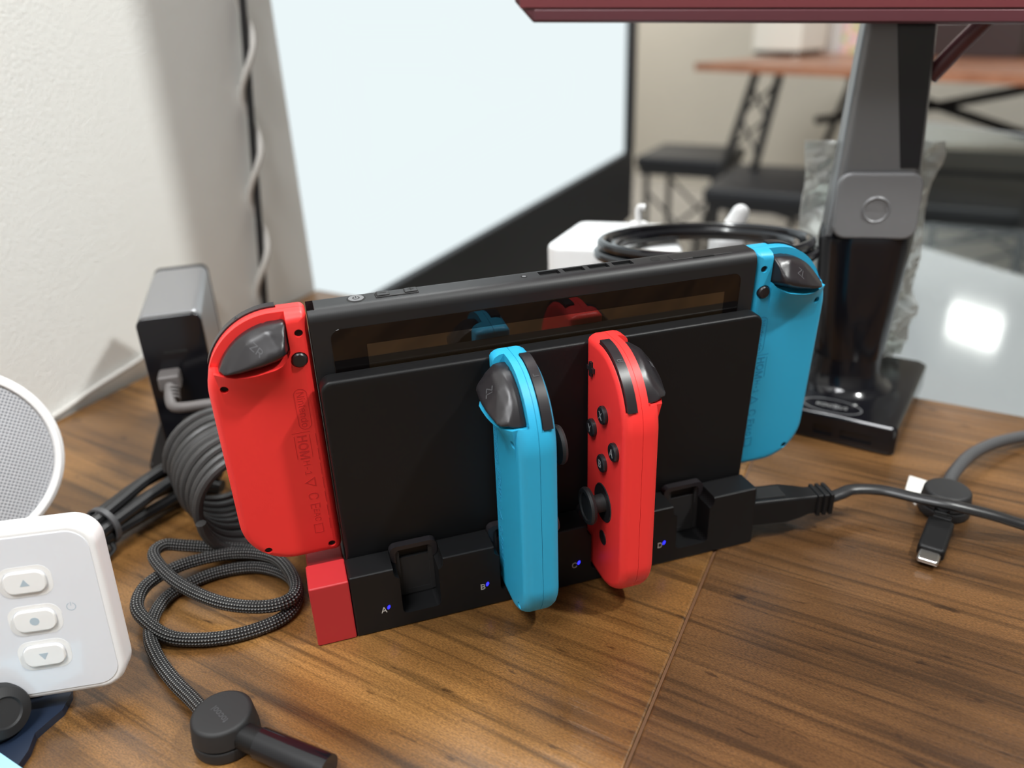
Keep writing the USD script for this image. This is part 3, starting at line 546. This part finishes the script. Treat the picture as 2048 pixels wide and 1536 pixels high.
# white remote on a dark stand
rw, ru = V3(.994, -.11, -.01), V3(.02, .13, .991); rw /= np.linalg.norm(rw); ru -= rw * (ru @ rw); ru /= np.linalg.norm(ru); rn = np.cross(ru, rw) * -1; rn = rn if rn[1] < 0 else -rn
ro = V3(-80.4, -29.15, 11.17)
rem = Thing('wall_remote', 'white square remote control with three raised buttons propped up at lower left', 'remote control', (-101, -20, 11))
rb = bevel(rrect(-47, -2.2, 1.4, 61.4, 9.0, 10), -10, 0, 1.8)
rem.part('body', tf(rb, ro, rw, ru, rn), M['white'], smooth=30)
fp = rem.part('face_plate', tf(bevel(rrect(-44.8, .2, -.8, 59.0, 7.2, 10), -.5, .25, .2, both=False), ro, rw, ru, rn), M['white_gloss'], label='glossy pale face plate', smooth=30)
for v, sym in ((42.8, 'up'), (28.4, 'dot'), (14.9, 'down')):
    u = -22.2
    rem.part('button_recess', tf(ext(rrect(u - 8.2, v - 5.6, u + 8.2, v + 5.6, 4.2).difference(rrect(u - 6.7, v - 4.2, u + 6.7, v + 4.2, 3.1)), 0, .06), ro + rn * .25, rw, ru, rn), M['white_btn'], under=fp)
    b_p = rem.part('button', tf(bevel(rrect(u - 6.4, v - 3.9, u + 6.4, v + 3.9, 3.0), 0, 1.0, .45, both=False), ro + rn * .25, rw, ru, rn), M['white_btn'], smooth=30)
    s_ = {'up': Polygon([(-1.5, -1.1), (1.5, -1.1), (0, 1.4)]), 'down': Polygon([(-1.5, 1.1), (1.5, 1.1), (0, -1.4)]), 'dot': Point(0, 0).buffer(1.45)}[sym]
    rem.part('symbol', tf(ext(affinity.translate(s_, u, v), 0, .04), ro + rn * 1.25, rw, ru, rn), M['pale_mark'], under=b_p, smooth=False)
pwr = Point(0, 0).buffer(1.5).difference(Point(0, 0).buffer(1.25)).difference(sbox(-.5, .4, .5, 2)).union(sbox(-.12, .3, .12, 1.7))
rem.part('power_mark', tf(ext(affinity.translate(pwr, -10.6, 31.5), 0, .03), ro + rn * .25, rw, ru, rn), M['pale_mark'], under=fp, smooth=False)
stn = Thing('remote_stand', 'dark stand with a round black knob and navy foot under the white remote', 'stand', (-112, -24, 0))
ft = Polygon([(-103.5, -6), (-101.0, -20), (-102.5, -27), (-106.5, -31.5), (-109.5, -35), (-110.0, -42), (-112.5, -49), (-140, -44), (-136, -4)]).buffer(-1.5).buffer(1.5)
stn.part('foot', ext(ft, 0, 2.8), M['navy'])
stn.part('post', rbox(-118, -108, -16, -4, 2.6, 8.8, 1.5), M['black_soft'])
stn.part('knob', lathe([(0, -9), (5.5, -8.4), (8.6, -6.4), (9.4, -3), (9.4, 4), (8.2, 7.2), (5.2, 8.4), (4.6, 7.7), (0, 7.7)], (-121.0, -28.0, 9.6), (.62, -.68, .40), 40), M['black_soft'])
cd = Thing('blue_card', 'pale blue card lying at the lower left corner of the desk', 'card', (-118, -58, 2.9))
cd.part('sheet', ext(Polygon([(-121.5, -37.4), (-106.6, -53.3), (-120, -80), (-150, -70)]), 2.85, 3.5), M['blue_paper'], smooth=False)
# cord lying against the left wall
wc = Thing('power_cord', 'thin pale cord hanging along the foot of the white wall behind the speaker', 'cord', (-130, 256, 0))
wp = [(-230, 142, 1.8), (-190, 188, 1.8), (-158, 225, 2.4), (-134, 252, 8), (-106.2, 283.6, 13), (-80, 314, 20), (-60, 336, 34)]
wc.part('cord', tube([V3(*p) + NW * 2.4 for p in wp], 1.7), M['white_cable'])
# white spiral cord round a black cable in the corner
spz = lambda z: D + A * (-74.5 + .149 * z)
bc = Thing('black_wall_cable', 'black cable running straight up the shaded wall near the corner', 'cable', (-16, 386, 0))
bc.part('cable', tube([spz(z) + NW * 7.5 + Z * z for z in np.linspace(2.2, 640, 30)], 2.7, step=6), M['black_cable'])
wsp = Thing('white_spiral_cord', 'white cord spiralling round the black cable on the shaded wall', 'cord', (-16, 386, 0))
hp = []
for z in np.arange(3, 620, 2.0):
    ph = 2 * math.pi * (z - 105) / 73.; hp.append(spz(z) + NW * 7.7 + Z * z + 5.2 * (-A * math.cos(ph) + NW * math.sin(ph)))
wsp.part('cord', tube(np.array(hp), 2.35, smooth=False), M['white_cable'])
# ---------------------------------------------------------------- right side: plug, cables, monitor
pg = Thing('dock_power_cable', 'flat black cable with a chunky plug in the right end of the dock', 'cable', (190, -17, 9))
prof = [(0, 8.2, 6.4), (9, 8.2, 6.4), (16, 8.2, 6.4), (22, 7.0, 5.6), (27, 5.6, 4.8), (38, 5.4, 4.6)]
pp = []
po0 = V3(174.0, -17.0, 14.2); pd = V3(.985, -.17, 0); ps_ = V3(.17, .985, 0)
segs = []
for (a0, w0, h0), (a1, w1, h1) in zip(prof[:-1], prof[1:]):
    pts = []
    for a, w, h in ((a0, w0, h0), (a1, w1, h1)):
        q = np.array(rrect(-w, -h, w, h, 1.4, 4).exterior.coords); pts.append(po0 + pd * a + np.outer(q[:, 0], ps_) * .8 + np.outer(q[:, 1], Z))
    segs.append(hull(np.vstack(pts)))
pg.part('plug_body', union(segs), M['black'])
pg.part('grip', tf(rbox(1, 15, -4.2, 4.2, -.2, .5, .2), po0 + Z * 6.4, pd, ps_, Z), M['dark'])
for k in range(3): pg.part('relief_ridge', tf(rbox(30 + k * 2.9, 31.8 + k * 2.9, -5.2, 5.2, -5.3, 5.3, .5), po0, pd, ps_, Z), M['black'])
pg.part('cable', tube([po0 + pd * 38, (218, -22.8, 14.4), (225.6, -22.0, 14.6), (237.0, -27.2, 14.6), (245.8, -37.5, 15.0), (254.6, -47.2, 15.4), (268.7, -56.0, 12.5), (281.2, -62.9, 8.5), (297.8, -73.7, 4.0), (330, -95, 2.3), (380, -120, 2.3)], 3.1, flat=.7), M['black_cable'])
uc2 = Thing('usb_cable', 'grey round cable ending in a flat metal-tipped plug, held by the right clip', 'cable', (256, -45, 0))
uc2.part('cable', tube([(263, -38, 6.4), (268.9, -31.4, 6.8), (277, -25, 7.2), (288.4, -18.1, 8.6), (305.8, -9.8, 9), (327.7, -3.2, 7.5), (351.6, .1, 5), (384.8, -1.5, 3.4), (430, -10, 3.2)], 3.0), M['grey_cable'])
ud = V3(-.80, -.60, -.07); ud /= np.linalg.norm(ud); us = np.cross(ud, Z); us /= np.linalg.norm(us); uz = np.cross(us, ud); u0_ = V3(256.5, -44.0, 5.6)
for k in range(3): uc2.part('relief_ridge', tf(rbox(-1.2 + k * 1.7, -.1 + k * 1.7, -3.7, 3.7, -2.5, 2.5, .4), u0_, ud, us, uz), M['black_soft'])
uc2.part('plug_body', tf(rbox(4, 27, -5.3, 5.3, -3.0, 3.0, 1.6), u0_, ud, us, uz), M['black'])
uc2.part('plug_tip', tf(rbox(26, 33.5, -4.2, 4.2, -1.3, 1.3, 1.2), u0_, ud, us, uz), M['steel'], label='bright metal plug tip')
tg = Thing('paper_tag', 'white paper tag lying beside the right clip', 'paper tag', (268, -20, 0))
tg.part('sheet', ext(Polygon([(262.0, -16.0), (275.4, -4.4), (280.0, -12), (266, -33), (258.8, -29.5)]).difference(Point(268.2, -33.4).buffer(11.4)), .05, .55), M['paper'], smooth=False)
# monitor and its stand
mon = Thing('monitor', 'computer monitor with a dark maroon lower bezel on a glossy black pole stand', 'monitor', (291, 72, 0))
ma = V3(.866, -.5, 0); mn = V3(-.5, -.866, 0)
pA, pB = V3(120.05, 130.03, 211.25) + mn * 3, V3(311.3, 19.61, 203.15) + mn * 3
mx = (pB - pA) / np.linalg.norm(pB - pA); mz = np.cross(mx, -mn); mz = mz if mz[2] > 0 else -mz; mz /= np.linalg.norm(mz)
frame = Polygon([(9, 0), (712, 0), (712, 436), (0, 436), (0, 9)]).buffer(-2).buffer(2)
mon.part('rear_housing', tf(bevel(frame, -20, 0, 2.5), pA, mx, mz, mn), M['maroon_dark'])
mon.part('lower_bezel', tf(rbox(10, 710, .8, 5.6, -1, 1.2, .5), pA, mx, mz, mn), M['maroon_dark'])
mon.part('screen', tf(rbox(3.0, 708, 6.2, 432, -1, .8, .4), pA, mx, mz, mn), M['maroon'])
# pole: a tapering sleeve, a flat column and a button plate
pc0 = V3(293, 71.5, 0)
def ring_(c, w, d, z, r):
    q = np.array(rrect(-w, -d, w, d, r, 8).exterior.coords); return c + Z * z + np.outer(q[:, 0], ma) + np.outer(q[:, 1], mn)
mon.part('pole_sleeve', hull(np.vstack([ring_(pc0, 18.8, 18, 36, 17.5), ring_(pc0 + V3(-.5, 0, 0), 23.2, 20, 100, 18), ring_(pc0, 22.6, 19, 107, 17)])), M['black_gloss'], smooth=40)
mon.part('pole_neck', lathe([(0, 16), (27, 16), (23, 18.6), (20, 22), (18.6, 28), (18.2, 36.5), (0, 36.5)], pc0, Z, 48), M['black_gloss'], smooth=50)
col = union([hull(np.vstack([ring_(pc0, 21.6, 13.5, 104, 5), ring_(pc0 + ma * -.6, 15.9, 9.5, 206, 4)])), hull(np.vstack([ring_(pc0 + ma * -.6, 15.9, 9.5, 205.5, 4), ring_(pc0 + ma * -.6, 15.4, 9.0, 300, 4)]))])
mon.part('pole_column', col, M['pole'], smooth=40)
plt_ = bevel(rrect(-20.2, -15.5, 19.6, 17.5, 6.5), 0, 3.2, 1.4, both=False)
po_ = pc0 + mn * 15.4 + Z * 120; pz = (Z + mn * -.055); pz /= np.linalg.norm(pz)
mon.part('button_plate', tf(plt_, po_, ma, pz, -np.cross(pz, ma) if (-np.cross(pz, ma)) @ mn > 0 else np.cross(pz, ma)), M['plate'], label='graphite plate with a round button', smooth=30)
mon.part('round_button', lathe([(0, 0), (5.2, 0), (6.0, .7), (6.8, 0), (6.8, -.6), (0, -.6)], po_ + mn * 3.3 + ma * -.8 + Z * -.4, mn, 36), M['plate'])
fz = lambda a, z, o: pc0 + ma * a + Z * z + mn * (np.interp(z, [104, 206, 300], [13.5, 9.5, 9.0]) + o)
mon.part('cable_channel', hull([fz(a, z, o) for a, z in ((8.5, 139), (17.0, 139), (13.4, 206), (-3, 206), (5, 170)) for o in (-1.5, .5)]), M['black_gloss'])  # black strip standing for a dark reflection on the glossy column
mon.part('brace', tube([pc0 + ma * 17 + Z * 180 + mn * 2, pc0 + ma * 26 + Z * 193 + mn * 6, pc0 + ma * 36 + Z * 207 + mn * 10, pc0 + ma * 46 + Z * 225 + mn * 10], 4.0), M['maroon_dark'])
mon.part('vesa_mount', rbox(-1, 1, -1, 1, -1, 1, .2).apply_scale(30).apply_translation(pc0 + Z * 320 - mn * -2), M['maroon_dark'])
bd, bw = V3(.775, .63, 0), V3(-.63, .775, 0); bo = V3(280, 73, 0)
bs_ = Polygon([(-38, -44), (-36, -47), (56, -47), (60, -43), (60, 43), (56, 47), (-36, 47), (-38, 44)])
cut_b = [tf(bx(-40, -36.4, y0, y1, 4.5, 9.5), bo, bd, bw, Z) for y0, y1 in ((-36, -20), (-16, -6), (4, 22))]
mon.part('base', diff(tf(bevel(bs_, 0, 16.8, 2.2), bo, bd, bw, Z), cut_b), M['black_gloss'], smooth=30)
lo = V3(266.5, 46.5, 16.75)
ell = affinity.scale(Point(0, 0).buffer(1, quad_segs=16), 15.5, 8.5)
mon.part('logo_ring', tf(ext(ell.difference(affinity.scale(ell, .95, .92)), 0, .25), lo, bw * -1, bd, Z), M['plate'])
mon.part('lettering', text('KOORUI', 3.0, .2, lo + bd * -1.4, bw * -1, bd), M['mark_grey'], smooth=False)
# clear plastic behind the pole
def crumple(o, U, V, W, w, h, nx, ny, amp, th, seed):
    gx, gy = np.meshgrid(np.linspace(-w / 2, w / 2, nx), np.linspace(0, h, ny)); p = np.stack([gx, gy, gx * 0], -1).reshape(-1, 3)
    nz = (meshkit.fbm(p / 22 + seed, 3, seed) - .5) * 2 * amp + (meshkit.noise(p / 7 + 9, seed + 3) - .5) * amp * .6 + np.abs(meshkit.noise(p / 4.2 + 5, seed + 4) - .5) * amp * .5
    ed = (meshkit.noise(p / 15 + 31, seed + 8) - .5) * 8 * (np.abs(p[:, 0]) / (w / 2)) ** 3
    f = []; i = np.arange(nx * ny).reshape(ny, nx); q = np.stack([i[:-1, :-1], i[:-1, 1:], i[1:, 1:], i[1:, :-1]], -1).reshape(-1, 4)
    t1 = np.vstack([q[:, [0, 1, 2]], q[:, [0, 2, 3]]]); n_ = nx * ny
    rim = np.r_[i[0], i[1:, -1], i[-1, -2::-1], i[-2:0:-1, 0]]; r2 = np.roll(rim, -1)
    side_ = np.vstack([np.c_[rim, rim + n_, r2 + n_], np.c_[rim, r2 + n_, r2]])
    vv = np.vstack([np.c_[p[:, 0] + ed, p[:, 1], nz + th / 2], np.c_[p[:, 0] + ed, p[:, 1], nz - th / 2]])
    m = trimesh.Trimesh(vv, np.vstack([t1, t1[:, ::-1] + n_, side_]), process=False)
    return tf(m, o, U, V, W)
cp_ = Thing('clear_wrap', 'crumpled clear plastic wrapping standing on the monitor base behind its pole', 'plastic wrap', (311, 103, 17))
cp_.part('sheet', crumple(pc0 - mn * 36 + ma * 5 + Z * 17.5, ma, Z, mn, 70, 128, 60, 110, 11, .6, 5), M['clear'], smooth=60)
# white power box, coiled cable and small white things behind the console
wb_ = Thing('white_box', 'white rounded box standing on the desk behind the console', 'box', (188, 153, 0))
wpoly = Polygon([(139.2, 149.9), (180, 195.7), (228.8, 164.6), (206, 107.3)]).buffer(-7).buffer(7)
M['bright_white'] = mat('bright_white', (.90, .91, .92), .35)
wb_.part('body', bevel(wpoly, 0, 95, 3.5), M['bright_white'], smooth=30)
wb_.part('seam', ext(wpoly.buffer(.12).difference(wpoly.buffer(-.4)), 78, 78.6), M['mark_grey'])
bk = Thing('glossy_cable_coil', 'coil of glossy black cable lying across the white box behind the console', 'cable', (205, 82, 0))
c_ = V3(199, 77, 103.5); e1 = V3(.95, -.3, 0); e2 = V3(.30, .95, -.11); e1 /= np.linalg.norm(e1); e2 /= np.linalg.norm(e2); e3 = np.cross(e1, e2)
for rr, k in ((53, 0), (48.5, .1), (51, 1.0), (45, .5)):
    t = np.linspace(0, 2 * np.pi, 90); bk.part('loop', tube(c_ + e3 * (k * 4.9) * np.sign(e3[2]) + rr * (np.outer(np.cos(t), e1) + np.outer(np.sin(t) * .97, e2)), 2.5, smooth=False, n=10), M['black_gloss'])
wt = Thing('white_adapter', 'small white adapter with a tall rounded end behind the cable coil', 'adapter', (252, 134, 0))
wt.part('body', rbox(240, 258, 126, 144, 0, 94, 6), M['bright_white']); wt.part('tall_end', hull(np.vstack([trimesh.creation.icosphere(2, 6.0).vertices + V3(252, 136, 94), trimesh.creation.icosphere(2, 5.2).vertices + V3(257, 135, 104)])), M['bright_white'])
wq = Thing('white_plug', 'little white plug standing on top of the white box', 'plug', (192, 136, 95))
wq.part('body', rbox(187, 197, 131, 141, 95, 106, 2.5), M['white']); wq.part('cord', tube([(192, 136, 105), (191.5, 136.5, 111), (192, 136, 114), (194.5, 134, 114)], 1.8), M['white'])
tw = Thing('twist_wire', 'curled clear twist wire on the right side of the white box top', 'wire', (212, 128, 95))
tt = np.linspace(0, 1, 60); tw.part('wire', tube(np.c_[206 + 16 * tt, 138 - 11 * tt + 2.5 * np.cos(tt * 26), 97.2 + 2.0 * np.sin(tt * 26) + .3], .7, smooth=False, n=8), M['white_cable'])
# ---------------------------------------------------------------- the far side of the room
F1 = V3(1369, 2160, 50); tdv = V3(.274, -.962, 0); nbv = V3(.962, .274, 0)
tp = lambda s, d, z=0.: F1 + tdv * s + nbv * d + Z * z
ft_ = Thing('folding_table', 'folding table with a reddish wooden top and black trestle legs in the background', 'table', tuple(tp(600, 320, -770)))
ft_.part('tabletop', hull([tp(s, d, z) for s in (0, 1300) for d in (0, 660) for z in (-24, 0)]), M['table_wood'])
def rod(a, b, r=9): return tube([a, b], r, smooth=False, n=8)
for d in (70, 590):
    ft_.part('leg', rod(tp(195, d, -25), tp(-60, d, -770), 13), M['leg']); ft_.part('leg', rod(tp(285, d, -25), tp(120, d, -770), 13), M['leg'])
    ft_.part('leg', rod(tp(1045, d, -25), tp(1075, d, -770), 13), M['leg']); ft_.part('leg', rod(tp(1130, d, -25), tp(1240, d, -770), 13), M['leg'])
for z0, z1 in ((-60, -160), (-160, -60), (-160, -270), (-270, -160)):
    k0, k1 = -z0 / 770, -z1 / 770; ft_.part('lattice_bar', rod(tp(195 - 255 * k0, 70, z0), tp(285 - 165 * k1, 70, z1), 5), M['leg'])
for a, b in (((260, -30), (640, -120)), ((240, -190), (640, -120)), ((640, -120), (1000, -30)), ((640, -120), (1000, -200))):
    ft_.part('brace_bar', rod(tp(a[0], 330, a[1]), tp(b[0], 330, b[1]), 13), M['leg'])
wbx = Thing('white_appliance', 'cream white box-shaped appliance on dark feet on the folding table', 'appliance', tuple(tp(80, 390, 0)))
wbx.part('body', tf(rbox(-60, 140, 330, 470, 16, 300, 8), F1, tdv, nbv, Z), M['cream'])
wbx.part('base', tf(rbox(-50, 130, 334, 460, 4, 17, 3), F1, tdv, nbv, Z), M['leg'], label='dark base')
for s in (-42, 120): wbx.part('foot', cyl(tp(s, 345, 0), Z, 9, 6), M['cream'])
crt = Thing('white_carton', 'narrow white carton standing behind the appliance on the folding table', 'carton', tuple(tp(70, 590, 0)))
crt.part('box', tf(rbox(38, 112, 560, 640, 0, 240, 2), F1, tdv, nbv, Z), M['white'])
mg = Thing('magazine', 'pink and green printed magazine standing on the folding table', 'magazine', tuple(tp(175, 580, 0)))
mg.part('cover', tf(bx(122, 236, 575, 590, 0, 250), F1, tdv, nbv, Z), M['magazine'])
db = Thing('dark_storage_box', 'dark brown storage box on the right of the folding table', 'box', tuple(tp(640, 540, 0)))
db.part('body', tf(rbox(485, 760, 470, 600, 0, 98, 5), F1, tdv, nbv, Z), M['brown_box'])
ws = Thing('white_sheet', 'white sheet of paper on top of the dark storage box', 'paper', tuple(tp(640, 530, 98)))
ws.part('sheet', tf(bx(500, 790, 480, 600, 98.2, 101), F1, tdv, nbv, Z), M['paper'])
def bench(label, o, ln, dp, pad_z=-270):
    o = V3(o[0], o[1], 0); b = V3(.71, .704, 0); c = o + E * ln / 2 + b * dp / 2
    th = Thing('padded_bench', label, 'bench', (c[0], c[1], FLOOR), 'black padded benches by the folding table')
    th.part('seat', tf(rbox(0, ln, 0, dp, -46, 0, 14), o + Z * pad_z, E, b, Z), M['pad'], smooth=40)
    th.part('frame', tf(bx(12, ln - 12, 12, dp - 12, -66, -45), o + Z * pad_z, E, b, Z), M['leg'])
    P = lambda s, d, z: o + E * s + b * d + Z * z
    for s in (40, ln - 40):
        for d in (25, dp - 25): th.part('leg', rod(P(s, d, pad_z - 60), P(s, d, FLOOR + 2), 11), M['leg'])
    for d in (25, dp - 25):
        th.part('cross_bar', rod(P(40, d, -400), P(ln - 40, d, -620), 6), M['leg']); th.part('cross_bar', rod(P(40, d, -620), P(ln - 40, d, -400), 6), M['leg'])
bench('long black padded bench nearest the desk, partly behind the monitor pole', (1216, 1803), 1000, 430)
bench('short black padded bench at the left end of the folding table', (1283, 2402), 330, 330)
bench('black padded bench at the back right under the folding table', (1965, 1724), 560, 420)
M['grey_top'] = mat('light_grey_laminate', (.34, .36, .37), .08)
st = Thing('side_table', 'light grey glossy side table just beyond the wooden desk', 'table', (640, 320, FLOOR))
stp = Polygon([(345, 140), (836, 812), (893, 60), (560, -112)])
st.part('tabletop', ext(stp, -126, -100), M['grey_top'])
for x, y in ((390, 150), (820, 740), (860, 80), (570, -70)): st.part('leg', bx(x - 15, x + 15, y - 15, y + 15, FLOOR, -126), M['leg'])
acr = Thing('acrylic_panel', 'low clear acrylic panel standing along the far edge of the grey side table', 'panel', (855, 500, -100))
acr.part('sheet', hull([V3(x, y, z) for x, y in ((840, 700), (843, 700), (885, 120), (888, 120)) for z in (-100, 62)]), M['acrylic'], smooth=False)
acr.part('top_edge', hull([V3(x, y, z) for x, y in ((839.5, 700), (843.5, 700), (884.5, 120), (888.5, 120)) for z in (62, 63.2)]), M['mark_grey'], smooth=False)
wl = Thing('wall_lamp', 'glowing white lamp on the far wall above the folding table', 'lamp', (2470, 1880, 726))
wl.part('backplate', tf(rbox(-125, 125, -90, 90, 0, 30, 6), (2500, 1884, 726), W2, Z, -N2), M['white'])
wl.part('diffuser', tf(rbox(-98, 98, -62, 62, 28, 44, 6), (2500, 1884, 726), W2, Z, -N2), M['lamp'], label='glowing diffuser')
